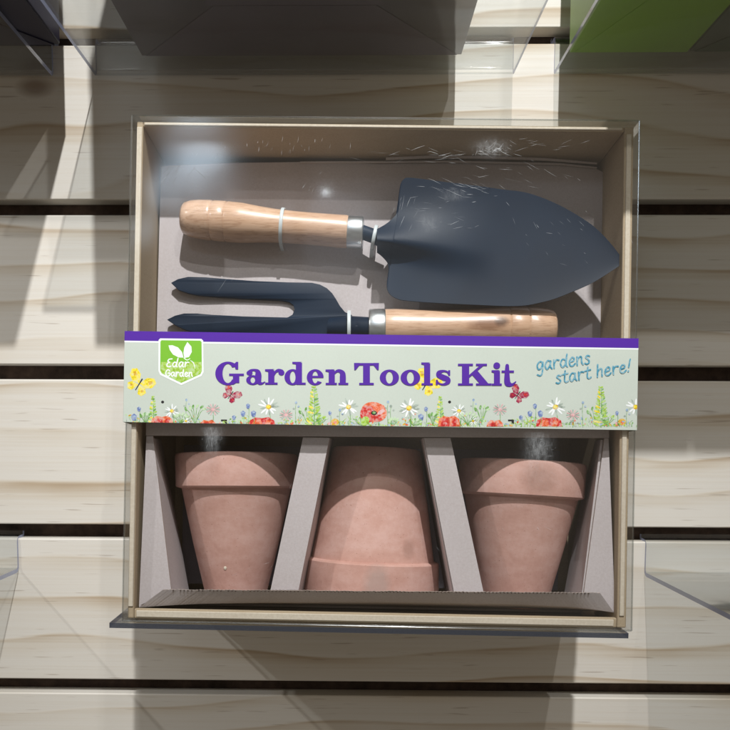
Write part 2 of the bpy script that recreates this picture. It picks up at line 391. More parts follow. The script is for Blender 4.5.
# film front, gently dented
RUBS = [(215,437,7,9,1.0), (215,450,5,12,.5), (540,446,10,14,.9), (538,470,16,14,.15), (492,148,14,7,.6), (430,224,7,7,.4), (455,196,10,4,.4)]
SCR = [  # centre, spread, mean angle, count, length, strength of the scratches on the film
    (492,150,16,7,-20,46,9), (492,150,16,7,45,26,7), (440,155,60,6,2,44,12), (300,148,50,8,75,30,5), (225,150,40,12,80,26,5), (185,175,24,24,48,20,17), (185,175,24,24,-48,10,15),
    (470,186,34,9,-14,60,11), (440,215,28,14,6,36,8), (405,205,16,20,65,16,12), (520,170,50,14,-24,26,13), (560,230,50,30,-50,34,6), (330,180,50,20,60,22,4), (545,146,36,5,4,24,9),
    (215,437,7,10,85,50,5), (215,437,9,8,20,14,4), (540,446,13,16,5,46,6), (540,446,8,14,80,40,5), (235,280,10,10,60,5,14), (452,520,10,40,70,14,8), (310,500,40,60,60,14,5), (560,520,40,50,-55,16,6), (230,560,60,30,20,10,7), (400,560,60,30,-35,12,7), (360,320,90,10,0,14,7)]
DENTS = [(205,160,34,24,5.0), (170,240,16,60,-2.4), (326,196,26,22,5.5), (295,200,10,70,-1.6), (480,150,60,20,1.6), (560,240,50,40,1.5), (600,450,26,26,4.0), (300,260,80,30,1.2), (420,240,40,50,-2.0), (350,500,90,60,.8)]
def film_depth(px, py, x, h):
    e = min(1, min(x+hw, hw-x, h, BH-h)/28)
    d = 0
    for a, b, sx, sy, am in DENTS: d -= .07*am*math.exp(-((px-a)/sx)**2-((py-b)/sy)**2)
    d += .30*noise.noise(Vector((px*.009, py*.009, 3)))+.035*noise.noise(Vector((px*.03, py*.02, 9)))
    return d*max(e, 0)*(1-math.exp(-((py-380)/48)**4))
bm = bmnew(); rub = bm.verts.layers.float.new('rub'); NX = 110; grid = []
for j in range(NX+1):
    row = []
    for i in range(NX+1):
        x = -hw+BW*i/NX; h = BH*j/NX
        px = 126+ (x+hw)*.981+6*(h/BH); py = 626-h*.979
        rb = 0
        for a, b, sx, sy, am in RUBS: rb += am*math.exp(-((px-a)/sx)**2-((py-b)/sy)**2)
        v = bm.verts.new(L2W(x, film_depth(px, py, x, h), h)); v[rub] = min(rb, 1); row.append(v)
    grid.append(row)
for j in range(NX):
    for i in range(NX): bm.faces.new((grid[j][i], grid[j][i+1], grid[j+1][i+1], grid[j+1][i]))
link('cover_front', bm, M_film, gift)
bm = bmnew(); rs = random.Random(11)
for cx, cy, sx, sy, ang, cnt, ln in SCR:
    for _ in range(int(cnt*.62)):
        px = cx+rs.gauss(0, sx*.6); py = cy+rs.gauss(0, sy*.6); a = R(ang+rs.gauss(0, 13)); L = ln*rs.uniform(.3, 1.4)/2; w = rs.choice((.05,.07,.09,.12,.17))
        if 326 < py < 434: continue
        bend = rs.uniform(-.06, .06); pr = None
        for q in range(5):
            t = q/2-1; X = px+math.cos(a)*L*t-math.sin(a)*bend*L*t*t; Y = py-math.sin(a)*L*t-math.cos(a)*bend*L*t*t; ww = w*(1-.75*abs(t))
            out = []
            for sg in (-1, 1):
                P_ = loc(X+sg*math.sin(a)*ww, Y+sg*math.cos(a)*ww, 0); fx = 126+(P_.x+hw)*.981+6*(P_.z/BH); fy = 626-P_.z*.979
                if not (-hw+3 < P_.x < hw-3 and 3 < P_.z < BH-3): break
                out.append(bm.verts.new(L2W(P_.x, film_depth(fx, fy, P_.x, P_.z)-.25, P_.z)))
            if len(out) < 2: pr = None; continue
            if pr: bm.faces.new((pr[0], pr[1], out[1], out[0]))
            pr = out
tag(link('cover_scratches', bm, M_scratch, gift), kind='stuff')
bm = bmnew()
def quad(P, mi=0): bm.faces.new([bm.verts.new(p) for p in P]).material_index = mi
e_ = .4
quad([L2W(-hw,e_,0), L2W(-hw,BD+4,0), L2W(-hw,BD+4,BH), L2W(-hw,e_,BH)]); quad([L2W(hw,e_,0), L2W(hw,BD+4,0), L2W(hw,BD+4,BH), L2W(hw,e_,BH)])
quad([L2W(-hw,e_,BH), L2W(hw,e_,BH), L2W(hw,BD+4,BH), L2W(-hw,BD+4,BH)]); quad([L2W(-hw,e_,.4), L2W(hw,e_,.4), L2W(hw,BD+4,.4), L2W(-hw,BD+4,.4)])
link('cover_side', bm, M_film2, gift)
bm = bmnew()
cs = [L2W(-hw,0,0), L2W(hw,0,0), L2W(hw,0,BH), L2W(-hw,0,BH)]
for i in range(4):
    a, b = cs[i], cs[(i+1)%4]; L = (b-a).length
    lathe(bm, a, b, [(0, .9), (L, .9)], 8)
link('cover_crease', bm, M_crease, gift)

# sleeve band
SD = -3.0
sl = [loc(124.6,333.2,SD), loc(633.7,336,SD), loc(632,427.8,SD), loc(124.6,424.6,SD)]
bm = bmnew()
xl, xr = sl[0].x, sl[1].x; zt = (sl[0].z+sl[1].z)/2; zb = (sl[2].z+sl[3].z)/2
xl = min(xl, -hw-1.5); xr = max(xr, hw+1.5)
boxw(bm, xl, xr, SD, SD+1.4, zb, zt, f)
boxw(bm, xl, xl+1.2, SD+1.4, BD+6, zb, zt, f); boxw(bm, xr-1.2, xr, SD+1.4, BD+6, zb, zt, f); boxw(bm, xl, xr, BD+6, BD+7.2, zb, zt, f)
sleeve = bevel(link('printed_sleeve', bm, M_paper, gift), .4, 2)

# ---- printing: everything is laid on the sleeve in thin layers of ink
class Print:
    def __init__(s): s.bm = bmnew(); s.mats = []; s.d = SD-.05
    def mi(s, c):
        if c not in s.mats: s.mats.append(c)
        return s.mats.index(c)
    def P(s, x, y, k=0):
        p = loc(x, y, s.d-k); h = min(max(p.z, zb+.15), zt-.15); xx = min(max(p.x, xl+.3), xr-.3)
        return s.bm.verts.new(L2W(xx, s.d-k, h))
    def poly(s, pts, c):
        s.d -= .0015
        try: fc = s.bm.faces.new([s.P(*p) for p in pts]); fc.material_index = s.mi(c)
        except Exception: pass
    def ell(s, x, y, rx, ry, c, rot=0, n=18):
        ca, sa = math.cos(rot), math.sin(rot)
        s.poly([(x+rx*math.cos(a)*ca-ry*math.sin(a)*sa, y+rx*math.cos(a)*sa+ry*math.sin(a)*ca) for a in [2*math.pi*i/n for i in range(n)]], c)
    def rib(s, pts, ws, c, n=6):
        if isinstance(ws, (int, float)): ws = [ws]*len(pts)
        q = cat_rom([(p[0], p[1], w) for p, w in zip(pts, ws)], n) if len(pts) > 2 else [(p[0], p[1], w) for p, w in zip(pts, ws)]
        s.d -= .003; m = s.mi(c); prev = None
        # round ends
        def tan(i):
            a, b = q[max(0, i-1)], q[min(len(q)-1, i+1)]; L = math.hypot(b[0]-a[0], b[1]-a[1]) or 1
            return (b[0]-a[0])/L, (b[1]-a[1])/L
        for i, (x, y, w) in enumerate(q):
            tx, ty = tan(i); cur = (s.P(x-ty*w/2, y+tx*w/2, i*1e-4), s.P(x+ty*w/2, y-tx*w/2, i*1e-4))
            if prev: s.bm.faces.new((prev[0], prev[1], cur[1], cur[0])).material_index = m
            prev = cur
        for i, sg in ((0, -1), (len(q)-1, 1)):
            x, y, w = q[i]; tx, ty = tan(i)
            if w < .5: continue
            s.poly([(x+sg*tx*w/2*math.cos(a)-ty*w/2*math.sin(a), y+sg*ty*w/2*math.cos(a)+tx*w/2*math.sin(a)) for a in [-math.pi/2+math.pi*t/6 for t in range(7)]], c)
    def done(s, name, parent):
        s.bm.keep = True if False else None
        return link(name, s.bm, [INK[c] for c in s.mats], parent, origin=BO, smooth=False)
try: bmesh.types.BMesh.keep = None
except Exception: pass
def link_print(P, name):
    me = bpy.data.meshes.new(name)
    for v in P.bm.verts: v.co = (v.co-BO)*S
    P.bm.to_mesh(me); P.bm.free()
    for c in P.mats: me.materials.append(INK[c])
    o = bpy.data.objects.new(name, me); col.objects.link(o); o.parent = sleeve; return o

# purple stripe
P = Print(); m = P.mi('purple')
st = [loc(124.6,343.1,P.d), loc(633.7,345.6,P.d)]
zs = (st[0].z+st[1].z)/2
vs = [P.bm.verts.new(L2W(x, P.d, z)) for x, z in ((xl+.05,zs),(xr-.05,zs),(xr-.05,zt-.05),(xl+.05,zt-.05))]; P.bm.faces.new(vs).material_index = m
mw = P.mi('white'); vs = [P.bm.verts.new(L2W(x, P.d, z)) for x, z in ((xl+.05,zs-1.6),(xr-.05,zs-1.6),(xr-.05,zs-.02),(xl+.05,zs-.02))]; P.bm.faces.new(vs).material_index = mw
link_print(P, 'purple_stripe')

# floral border
P = Print()
def bfly(x, y, s, c, c2, rot=0):
    ca, sa = math.cos(rot), math.sin(rot)
    def T(a, b): return x+(a*ca-b*sa)*s, y+(a*sa+b*ca)*s
    for sg in (-1, 1):
        P.poly([T(0, 0), T(sg*3, -7), T(sg*8, -9.5), T(sg*11.5, -7), T(sg*10.5, -2), T(sg*6, 1)], c)
        P.poly([T(0, 1), T(sg*6, 1.2), T(sg*8.5, 4), T(sg*6.5, 8), T(sg*3, 8)], c)
        P.poly([T(sg*5, -5), T(sg*8, -7), T(sg*9.3, -5.5), T(sg*7, -3)], c2)
        P.ell(*T(sg*5, 4.2), 1.3*s, 1*s, c2)
    P.rib([T(0, -4), T(0, 6)], [1.1*s, .7*s], 'black', 2)
def daisy(x, y, s, foot=427, pet='white', stem=True):
    if stem: P.rib([(x+1, foot), (x+1.8, (y+foot)/2), (x, y)], [.8, .7, .6], 'leaf', 4)
    for i in range(13):
        a = 2*math.pi*i/13+random.uniform(-.1, .1); L = s*random.uniform(.85, 1.15)
        P.ell(x+math.cos(a)*L*.62, y+math.sin(a)*L*.55, L*.42, s*.10, 'grey' if i % 3 == 0 else pet, math.atan2(math.sin(a)*.9, math.cos(a)), 10)
    P.ell(x, y, s*.30, s*.27, 'gold'); P.ell(x-.3, y-.4, s*.2, s*.17, 'yellow')
def poppy(x, y, w, c='red', c2='orange'):
    base = 426.5
    P.poly([(x-w/2, base), (x-w*.46, y+2.5), (x-w*.25, y-.5), (x, y+.4), (x+w*.25, y-.8), (x+w*.47, y+2.8), (x+w/2, base)], c)
    P.poly([(x-w*.4, base), (x-w*.3, y+2.5), (x-w*.05, y+1.5), (x+.5, base)], c2)
    P.poly([(x+w*.1, base), (x+w*.18, y+2.2), (x+w*.38, y+3.2), (x+w*.3, base)], c2)
    P.rib([(x, y+1.5), (x+.6, base-.5)], [.5, .3], 'plum', 2)
def spike(x, y0, y1, w, c='lime'):
    P.rib([(x, y1), (x+.6, (y0+y1)/2), (x, y0)], [1.2, 1, .5], 'leaf', 4)
    n = int((y1-y0)/2.4)
    for i in range(n):
        t = i/n; yy = y0+(y1-y0)*t; ww = w*(.25+.75*t)
        for sg in (-1, 1):
            P.ell(x+sg*ww*.45+random.uniform(-.4,.4), yy+random.uniform(-.6,.6), ww*.40+.3, .95, ('yellow', c, 'lime', 'leaf')[(i*2+(sg>0))%4 if i%3 else 1], sg*(-.55+random.uniform(-.3,.3)), 10)
def leaves(x, y, w, c='leaf', foot=427):
    for i in range(6):
        a = -math.pi*(.1+.8*i/5); L = w*random.uniform(.6, 1)
        P.rib([(x, foot-2), (x+math.cos(a)*L*.6, y+4+math.sin(a)*L*.2), (x+math.cos(a)*L, y+math.sin(a)*L*.5+2)], [.5, .6, .4], 'leaf', 3)
        P.ell(x+math.cos(a)*L, y+math.sin(a)*L*.5+1.5, 2.2, 1.1, c if i % 2 else 'pale', a*.7)
def bells(x, y, s=1):
    P.rib([(x, 427), (x+1, y+5), (x, y)], [.5, .5, .4], 'leaf', 3)
    P.poly([(x-2.4*s, y-1.5*s), (x, y-3*s), (x+2.4*s, y-1.2*s), (x+1.6*s, y+2.6*s), (x-.6*s, y+3.4*s), (x-2*s, y+1.5*s)], 'blue')
    P.ell(x+.4, y-.8, 1.1*s, .8*s, 'sky')
def aster(x, y, s=6):
    P.rib([(x, 427), (x+.4, y+3), (x, y)], [.6, .5, .4], 'leaf', 3)
    for i in range(16):
        a = 2*math.pi*i/16; P.rib([(x, y), (x+math.cos(a)*s, y+math.sin(a)*s*.85)], [.5, .9], 'pink' if i % 2 else 'grey', 2)
    P.ell(x, y, 1.6, 1.5, 'pink')
def sprig(x, y, c='sky'):
    P.rib([(x, 427), (x-.6, y+8), (x, y)], [.5, .4, .3], 'leaf', 3); P.ell(x, y, 1.2, 1.4, c); P.ell(x+2.5, y+4, 1, .9, c); P.ell(x-2.2, y+6, 1.1, .8, 'grey')
def bigpoppy(x, y):
    P.rib([(x+6, 427), (x+5, y+6), (x, y)], [1, 1, .8], 'leaf', 3)
    P.ell(x+1, y-1, 13, 10, 'orange', .2, 20); P.ell(x-5, y+1, 8, 8.5, 'red'); P.ell(x+6, y-5, 6, 4, 'orange'); P.ell(x+3, y+4, 6, 4.5, 'red', .5)
    P.ell(x-8, y+8, 4, 5, 'lime', .6); P.ell(x+1, y, 3, 2.2, 'black'); P.ell(x+1, y-.3, 1.8, 1.2, 'leaf'); P.ell(x+8, y-1, 4, 2, 'pink', -.6)
random.seed(21)
EL = [
    (lambda o: bfly(139.5+o, 383.5, 1.25, 'yellow', 'gold', .55)), (lambda o: bfly(231+o, 394.5, .85, 'plum', 'red', .62)),
    (lambda o: bells(134+o, 417, 1.2)), (lambda o: bells(139+o, 409, .8)), (lambda o: leaves(146+o, 415, 6)), (lambda o: spike(153+o, 397, 427, 7)),
    (lambda o: P.ell(162.6+o, 402, 1.5, 1.4, 'black')), (lambda o: daisy(172+o, 411, 7)), (lambda o: leaves(181+o, 416, 9, 'pale')), (lambda o: poppy(162+o, 416.5, 22, 'orange', 'red')),
    (lambda o: sprig(186.5+o, 400)), (lambda o: leaves(195+o, 409, 10)), (lambda o: daisy(186+o, 421, 4.5, stem=False)), (lambda o: aster(213+o, 409.5, 6.5)), (lambda o: poppy(208+o, 420.5, 17, 'orange', 'red')),
    (lambda o: P.poly([(221+o, 419.5), (227+o, 419.5), (227+o, 424), (224.5+o, 424), (224.5+o, 421.4), (221+o, 421.4)], 'black')),
    (lambda o: bells(234+o, 417.5, .8)), (lambda o: bells(243+o, 413.5, 1.0)), (lambda o: bells(253.5+o, 413.5, 1.1)), (lambda o: bells(248+o, 406, .85)), (lambda o: leaves(247+o, 420, 7, 'pale')),
    (lambda o: daisy(268.5+o, 407, 9.5)), (lambda o: poppy(262+o, 417.8, 26)), (lambda o: aster(286+o, 415, 6.2)), (lambda o: sprig(296+o, 402.5)),
    (lambda o: leaves(308+o, 412, 12, 'leaf')), (lambda o: spike(314+o, 387, 427, 11)), (lambda o: leaves(320+o, 418, 9, 'lime')),
    (lambda o: bells(330+o, 413, .7)), (lambda o: sprig(340+o, 410)), (lambda o: daisy(348.5+o, 407, 9)), (lambda o: (P.ell(335+o, 422, 4, 3.4, 'gold'), P.ell(335+o, 422.5, 1.8, 1.4, 'orange'), P.ell(330+o, 423.5, 2, 1.6, 'pink'))),
    (lambda o: leaves(362+o, 420, 7))]
for o_ in (0, 287):
    for i_, e in enumerate(EL):
        P.d = SD-.05-.06*(i_ % 5); e(o_)
    if o_ == 0:
        bigpoppy(373, 413); sprig(388, 402, 'sky'); sprig(391, 406, 'grey'); leaves(393, 420, 6, 'pale'); daisy(409, 408, 10); leaves(416, 421, 6)
for i_ in range(250):
    P.d = SD-.05-.0004*i_; x = 127+i_*2.03+random.uniform(-1.5,1.5); c = random.choice(('pale','leaf','grey','lime','pale','sky'))
    hh = random.uniform(3, 13)*(.6+.4*math.sin(x*.11))
    P.rib([(x, 426.6), (x+random.uniform(-2,2), 426.6-hh*.6), (x+random.uniform(-4,4), 426.6-hh)], [.7,.6,.3], c if c != 'sky' else 'pale', 3)
    for q_ in range(random.choice((1,2,3))):
        P.ell(x+random.uniform(-4,4), 426-hh*random.uniform(.2,1), random.uniform(.7,1.9), random.uniform(.5,1.0), random.choice((c, 'pale', 'leaf', 'grey', 'lime', 'sky', 'gold', 'orange')), random.uniform(-1.2,1.2), 8)
# trim: anything that would fall outside the sleeve goes
dead = [fc for fc in P.bm.faces if (lambda c: c.x > xr-.6 or c.x < xl+.6)(BRI@(fc.calc_center_median()-BO))]
bmesh.ops.delete(P.bm, geom=dead, context='FACES')
link_print(P, 'floral_print')

# title lettering
P = Print()
class G:
    def __init__(s, x0, w=1, h=1): s.x0 = x0; s.base = 384.4+(x0-215)*.0044; s.w = w; s.h = h
    def t(s, x, y): return (s.x0+x*s.w, s.base-y*s.h)
    def rect(s, a, b, c, d): P.poly([s.t(a,b), s.t(c,b), s.t(c,d), s.t(a,d)], 'purple')
    def poly(s, *p): P.poly([s.t(*q) for q in p], 'purple')
    def ell(s, x, y, rx, ry): P.poly([s.t(x+rx*math.cos(a), y+ry*math.sin(a)) for a in [2*math.pi*i/24 for i in range(24)]], 'purple')
    def rib(s, pts, ws): P.rib([s.t(*q) for q in pts], ws, 'purple')
    def ring(s, cx, cy, rx, ry, ix, iy, a0=0, a1=360, n=40):
        P.d -= .0015; m = P.mi('purple'); prev = None
        for i in range(n+1):
            a = R(a0+(a1-a0)*i/n)
            cur = (P.P(*s.t(cx+rx*math.cos(a), cy+ry*math.sin(a))), P.P(*s.t(cx+ix*math.cos(a), cy+iy*math.sin(a))))
            if prev: P.bm.faces.new((prev[0], prev[1], cur[1], cur[0])).material_index = m
            prev = cur
P.d -= .42
g = G(215.3); g.ring(12.6, 11, 12.6, 11.8, 5.4, 9.6, 38, 322); g.rect(17.6, 1.5, 24, 9.2); g.rect(13.8, 8.6, 28.6, 10.8); g.poly((20.4,15.0),(22.9,15.0),(22.9,22.6),(20.9,22.6),(18.6,20.2)); g.poly((14,0.2),(18,-.2),(24,3.5),(20,3.8))
g = G(246.2); g.ring(6.6, 4.5, 6.6, 4.9, 2.3, 3.1); g.rib([(2.6,11.6),(4.6,13.9),(8,14.6),(11.3,13),(12.1,9.6),(12.1,5),(13.4,1.9),(15.8,1.1),(18.6,2.6)], [4.6,2.8,2.2,4.6,6.2,6.2,4.4,2.2,1]); g.ell(3.4,11.6,2.9,2.4)
g = G(265); g.rect(3.2,0,9.4,14.4); g.rect(.2,0,12.6,2.1); g.poly((0,15.4),(0,13.5),(3.3,12.8),(9.4,15.6)); g.rib([(9,9.5),(10.6,12.8),(13.4,14.2),(16.4,13)], [1.4,2.4,3.2,4.6]); g.ell(16.4,12,3,2.8)
g = G(284.5); g.ring(8.2, 7.6, 8.2, 8, 2.8, 6); g.rect(11.4,1.2,17.5,22); g.poly((7.8,22.9),(7.8,21),(11.5,20.4),(17.5,22.9)); g.rect(12,0,21.2,2.1)
g = G(306.8); g.ring(8.4, 7.6, 8.4, 8, 2.9, 6, 0, 322); g.rect(4.5,7,16.7,9)
g = G(325.5); g.rect(3.2,0,9.3,14.6); g.rect(.2,0,11.4,2.1); g.poly((0,15.4),(0,13.5),(3.3,12.8),(9.3,15.6)); g.rib([(8.6,10.8),(11,13.6),(14,14),(16.9,11.8),(17.3,8),(17.3,4)], [1.2,2.6,3.4,5.2,6,6]); g.rect(14.3,1,20.3,6); g.rect(12.9,0,22.8,2.1)
g = G(354); g.rect(1,19.6,24,22); g.poly((0,22.1),(.3,15),(1.7,15),(5.5,19.8),(5.5,22.1)); g.poly((25,22.1),(24.7,15),(23.3,15),(19.5,19.8),(19.5,22.1)); g.rect(9.1,0,15.9,20); g.rect(5.2,0,19.8,2.2)
g = G(379.8); g.ring(9.6, 7.6, 9.6, 8, 3.5, 6)
g = G(400.6); g.ring(9.8, 7.6, 9.8, 8, 3.5, 6)
g = G(421.3); g.rect(2.8,0,8.9,22); g.rect(.2,0,11.5,2.1); g.poly((0,22.9),(0,21),(2.9,20.4),(8.9,22.9))
g = G(435); g.rib([(13.8,10.8),(12.4,13.4),(8.4,14.4),(4.2,12.9),(3.9,10.2),(8,8),(12.6,6.2),(12.9,3.2),(8.8,1),(4,1.9),(2.1,4.9)], [1,1.8,2.2,4.2,5,5.6,5,4.2,2.2,1.8,1]); g.rect(13.3,9.8,15.2,15.2); g.rect(.9,.3,2.8,5.7)
g = G(458); g.rect(4,0,11.2,21.6); g.rect(0,19.6,15,21.8); g.rect(0,0,15,2.1); g.poly((11,7.6),(11,10.5),(21.6,19.8),(25.6,19.8)); g.rect(18,19.6,29,21.8); g.poly((13.6,11.2),(18.6,15.8),(30.4,1.9),(21.8,1.9)); g.rect(18,0,33.6,2.1)
g = G(491.6); g.rect(2.4,0,8.4,14.6); g.rect(.2,0,10.2,2.1); g.poly((0,15.4),(0,13.5),(2.6,12.8),(8.4,15.6)); g.ell(5.2,20,3.4,3.3)
g = G(501); g.rib([(6.2,20),(6.2,4.4),(8.2,1.5),(11.4,1.2),(14.8,4)], [3.6,6,5.2,2.6,1]); g.rect(.6,13,13,15.2)
link_print(P, 'title_lettering')

# handwriting
SF = dict(
    g=([[(.75,.85),(.4,1),(.1,.6),(.25,.1),(.6,.3),(.78,.95),(.7,-.3),(.45,-.65),(.1,-.5)]], .95),
    a=([[(.75,.85),(.4,1),(.1,.5),(.3,0),(.6,.3),(.78,.95),(.72,.3),(.92,0)]], 1.0),
    r=([[(.15,1),(.18,0)], [(.18,.55),(.42,.95),(.75,.9)]], .85),
    d=([[(.7,.8),(.35,.95),(.1,.5),(.3,.02),(.65,.3),(.85,1.8),(.76,.3),(.92,0)]], 1.05),
    e=([[(.15,.5),(.6,.6),(.65,.9),(.4,1),(.12,.6),(.2,.1),(.5,0),(.8,.25)]], .9),
    n=([[(.12,1),(.15,0)], [(.15,.5),(.4,.95),(.65,.9),(.68,.3),(.85,0)]], .98),
    s=([[(.65,.9),(.4,1),(.2,.8),(.5,.5),(.6,.2),(.35,0),(.1,.12)]], .78),
    t=([[(.38,1.6),(.3,.3),(.45,0),(.72,.1)], [(.05,1),(.7,1.05)]], .8),
    h=([[(.18,1.8),(.12,0)], [(.12,.5),(.4,.95),(.65,.85),(.66,.0)]], .92),
    E=([[(.8,1.6),(.3,1.5),(.15,1.1),(.5,.9),(.15,.7),(.1,.2),(.4,0),(.8,.15)]], .95),
    G=([[(.9,1.3),(.55,1.6),(.1,1),(.2,.2),(.6,0),(.95,.3),(.95,.75),(.6,.75)]], 1.15))
SF['!'] = ([[(.4,1.8),(.22,.6)], [(.14,.05),(.16,.1)]], .5); SF[' '] = ([], .55)
def write(txt, x, y, h, wd, ang, c, shear=0, sx=1.0, cs=None, asc=.62):
    ca, sa = math.cos(ang), math.sin(ang); u = 0
    for i, ch in enumerate(txt):
        sts, adv = SF[ch]
        for stt in sts:
            pts = [((u+a*sx+b*shear)*h, -(b if b < 1.1 else 1.1+(b-1.1)*asc)*h) for a, b in stt]
            pts = [(x+a*ca-b*sa, y+a*sa+b*ca) for a, b in pts]
            P.rib(pts, [wd]*len(pts), c if not cs else cs[i % len(cs)], 5)
        u += adv*sx
    return u*h
P = Print(); P.d -= .4
write('gardens', 536.5, 370.6, 8.4, 1.5, R(-7.4), 'teal', .12, 1.0)
write('start here!', 555.5, 383.8, 7.9, 1.5, R(-9.3), 'teal', .12, 1.10)
link_print(P, 'slogan_lettering')

# logo shield
P = Print(); P.d -= .1
P.poly([(158.6,340),(160.2,338.4),(201.4,338.9),(203.2,340.6),(203.6,372),(201.5,376),(181.3,385.2),(160.2,375),(158.4,371)], 'white')
P.d -= .02
P.poly([(160.4,341.5),(161.6,340.2),(200.2,340.6),(201.6,342),(201.9,371),(200.3,374.2),(181.3,382.9),(161.8,373.4),(160.2,370.4)], 'green')
P.poly([(161,362),(201.4,362),(201.6,371),(200.1,374),(181.3,382.5),(162,373.2),(160.6,370.3)], 'lime')
P.poly([(168.5,345.4),(172.4,345.2),(178,347.4),(182,352),(183.5,357.6),(178.5,357.4),(173,354.5),(169.8,350)], 'white')
P.poly([(187.4,342),(191.4,346.5),(191.8,352),(189,357),(184.4,358),(183.4,353),(184.3,347.5)], 'white')
P.rib([(184,358),(187,360),(190,358.6)], [.8,.8,.6], 'white')
write('Edar', 166.2, 366.8, 5.0, 1.15, R(.5), 'white', .14, 1.18, asc=1)
P.rib([(190.5,360.5),(193.5,363),(195,368.5)], [.5,.9,.5], 'white')
write('Garden', 165.4, 376.2, 4.1, 1.2, R(.5), 'white', 0, 1.14, asc=1)
link_print(P, 'logo_shield')

# ------------------------------------------------------------------ card insert
TD = 72.0; PD = 20.0                           # depth of the tool panel, of the pot front
ins = tag(empty('card_insert', L2W(0, TD, 12)), 'grey lilac card insert inside the kraft box, with slanted dividers between the pots', 'insert')
nb = BR @ Vector((0, 1, 0))
def cardpoly(bm, pix, d, th_=2.6, mi=0, side=1):
    front = [locW(px, py, dd if isinstance(dd, (int, float)) else dd) for (px, py), dd in zip(pix, d if isinstance(d, (list, tuple)) else [d]*len(pix))]
    fv = [bm.verts.new(p) for p in front]; bv = [bm.verts.new(p+nb*th_) for p in front]
    bm.faces.new(fv).material_index = mi; bm.faces.new(bv[::-1]).material_index = mi; n = len(fv)
    for i in range(n): bm.faces.new((fv[i], fv[(i+1)%n], bv[(i+1)%n], bv[i])).material_index = side
bm = bmnew()
# tool panel: its top edge bows a little
top = [(161,166),(230,163),(300,162),(380,164),(450,163),(530,164),(590,166),(603,172)]
cardpoly(bm, top+[(606,400),(155,398)], TD)
link('tool_panel', bm, [M_tray, M_flute], ins)
# upturned rear edge of the panel (the double line at the top)
bm = bmnew()
cardpoly(bm, [(386,157.5),(430,155.5),(490,156),(545,158),(597,162.5),(597,164.2),(545,160.4),(490,158.4),(430,158),(386,159.8)], TD-8, 1.2)
cardpoly(bm, [(300,161.5),(380,161),(450,160.5),(560,163),(597,167),(597,168.4),(560,165),(450,162.4),(380,163),(300,163)], TD-4, 1.2)
link('folded_edge', bm, [M_tray, M_flute], ins)
# ledge above the pots and the pot front with its windows, as separate strips
def strip(name, pix, d, **kw):
    bm = bmnew(); cardpoly(bm, pix, d, **kw); return link(name, bm, [M_tray, M_flute], ins)
a0 = loc(146,396,PD); a1 = loc(609,399,PD)
bm = bmnew(); boxw(bm, a0.x, a1.x, PD+2.8, TD+20, a0.z-2, a0.z+.6, L2W); link('ledge', bm, [M_tray, M_flute], ins)
strip('header_strip', [(146,396),(609,399),(609,438),(146,435.5)], PD)
strip('divider', [(303,437.4),(329.5,437.8),(298.5,590),(270.5,590)], PD)
strip('divider', [(424,438),(450.5,438),(483.5,592),(454,592)], PD)
strip('side_panel', [(146.4,436),(153,436),(157,470),(171,589),(139,606)], [PD,PD,PD,PD,PD-6])
strip('side_panel', [(604.5,438.4),(608.6,438.5),(615,612.5),(584,592),(600.3,470)], [PD,PD,PD-6,PD,PD])
bm = bmnew(); N = 236; prev = None
def lerp_pts(P, t):
    x = P[0][0]+(P[-1][0]-P[0][0])*t
    for a, b in zip(P, P[1:]):
        if a[0] <= x <= b[0]+1e-6: k_ = (x-a[0])/(b[0]-a[0]); return [a[n_]+(b[n_]-a[n_])*k_ for n_ in range(3)]
LB = [(138.8,607.5,PD-8),(165,605.6,PD-7),(200,603.8,PD-5),(260,602.4,PD-3),(380,602,PD-2),(520,604.4,PD-3),(570,606.8,PD-5),(595,609.6,PD-7),(614,612.5,PD-8)]
for i in range(N+1):
    t = i/N; x = 163+437*t; jag = (.22 if i % 2 else -.2)+random.uniform(-.22,.22)+.5*noise.noise(Vector((x*.06, 0, 0)))
    tp = locW(x, 589.6+3.2*t+jag, PD-17); b_ = lerp_pts(LB, t); bt = locW(b_[0], b_[1], b_[2])
    cur = [bm.verts.new(q) for q in (tp, bt, bt+nb*2.6, tp+nb*2.6)]
    if prev:
        for a in range(4): bm.faces.new((prev[a], prev[(a+1)%4], cur[(a+1)%4], cur[a])).material_index = 1 if a == 3 else 0
    prev = cur
link('front_lip', bm, [M_tray, M_flute], ins)
# flap added under the lip, turned down so the gap stays dark
bm = bmnew(); prev = None; upv = BR @ Vector((0, 0, 1))
for i in range(41):
    b_ = lerp_pts(LB, i/40); p_ = loc(*b_); q_ = [L2W(p_.x, p_.y+1.4, p_.z-.2), L2W(p_.x, 74, min(p_.z-1, 8.6))]
    cur = [bm.verts.new(v) for v in (q_[0], q_[1], q_[1]+upv*2, q_[0]+upv*2)]
    if prev:
        for a in range(4): bm.faces.new((prev[a], prev[(a+1)%4], cur[(a+1)%4], cur[a]))
    prev = cur
link('lip_shade_flap', bm, [M_tray, M_flute], ins)
# dark flutes showing along the torn lip edge
bm = bmnew()
for i in range(N-2):
    if i % 2 == 0 and random.random() < .86:
        x = 165+434*i/N; y = 590.2+3.2*i/N; cardpoly(bm, [(x,y-.3),(x+1.5,y-.2),(x+1.2,y+1.0),(x+.3,y+.9)], PD-17.3, .3)
link('flute_gap', bm, [M_back, M_back], ins)
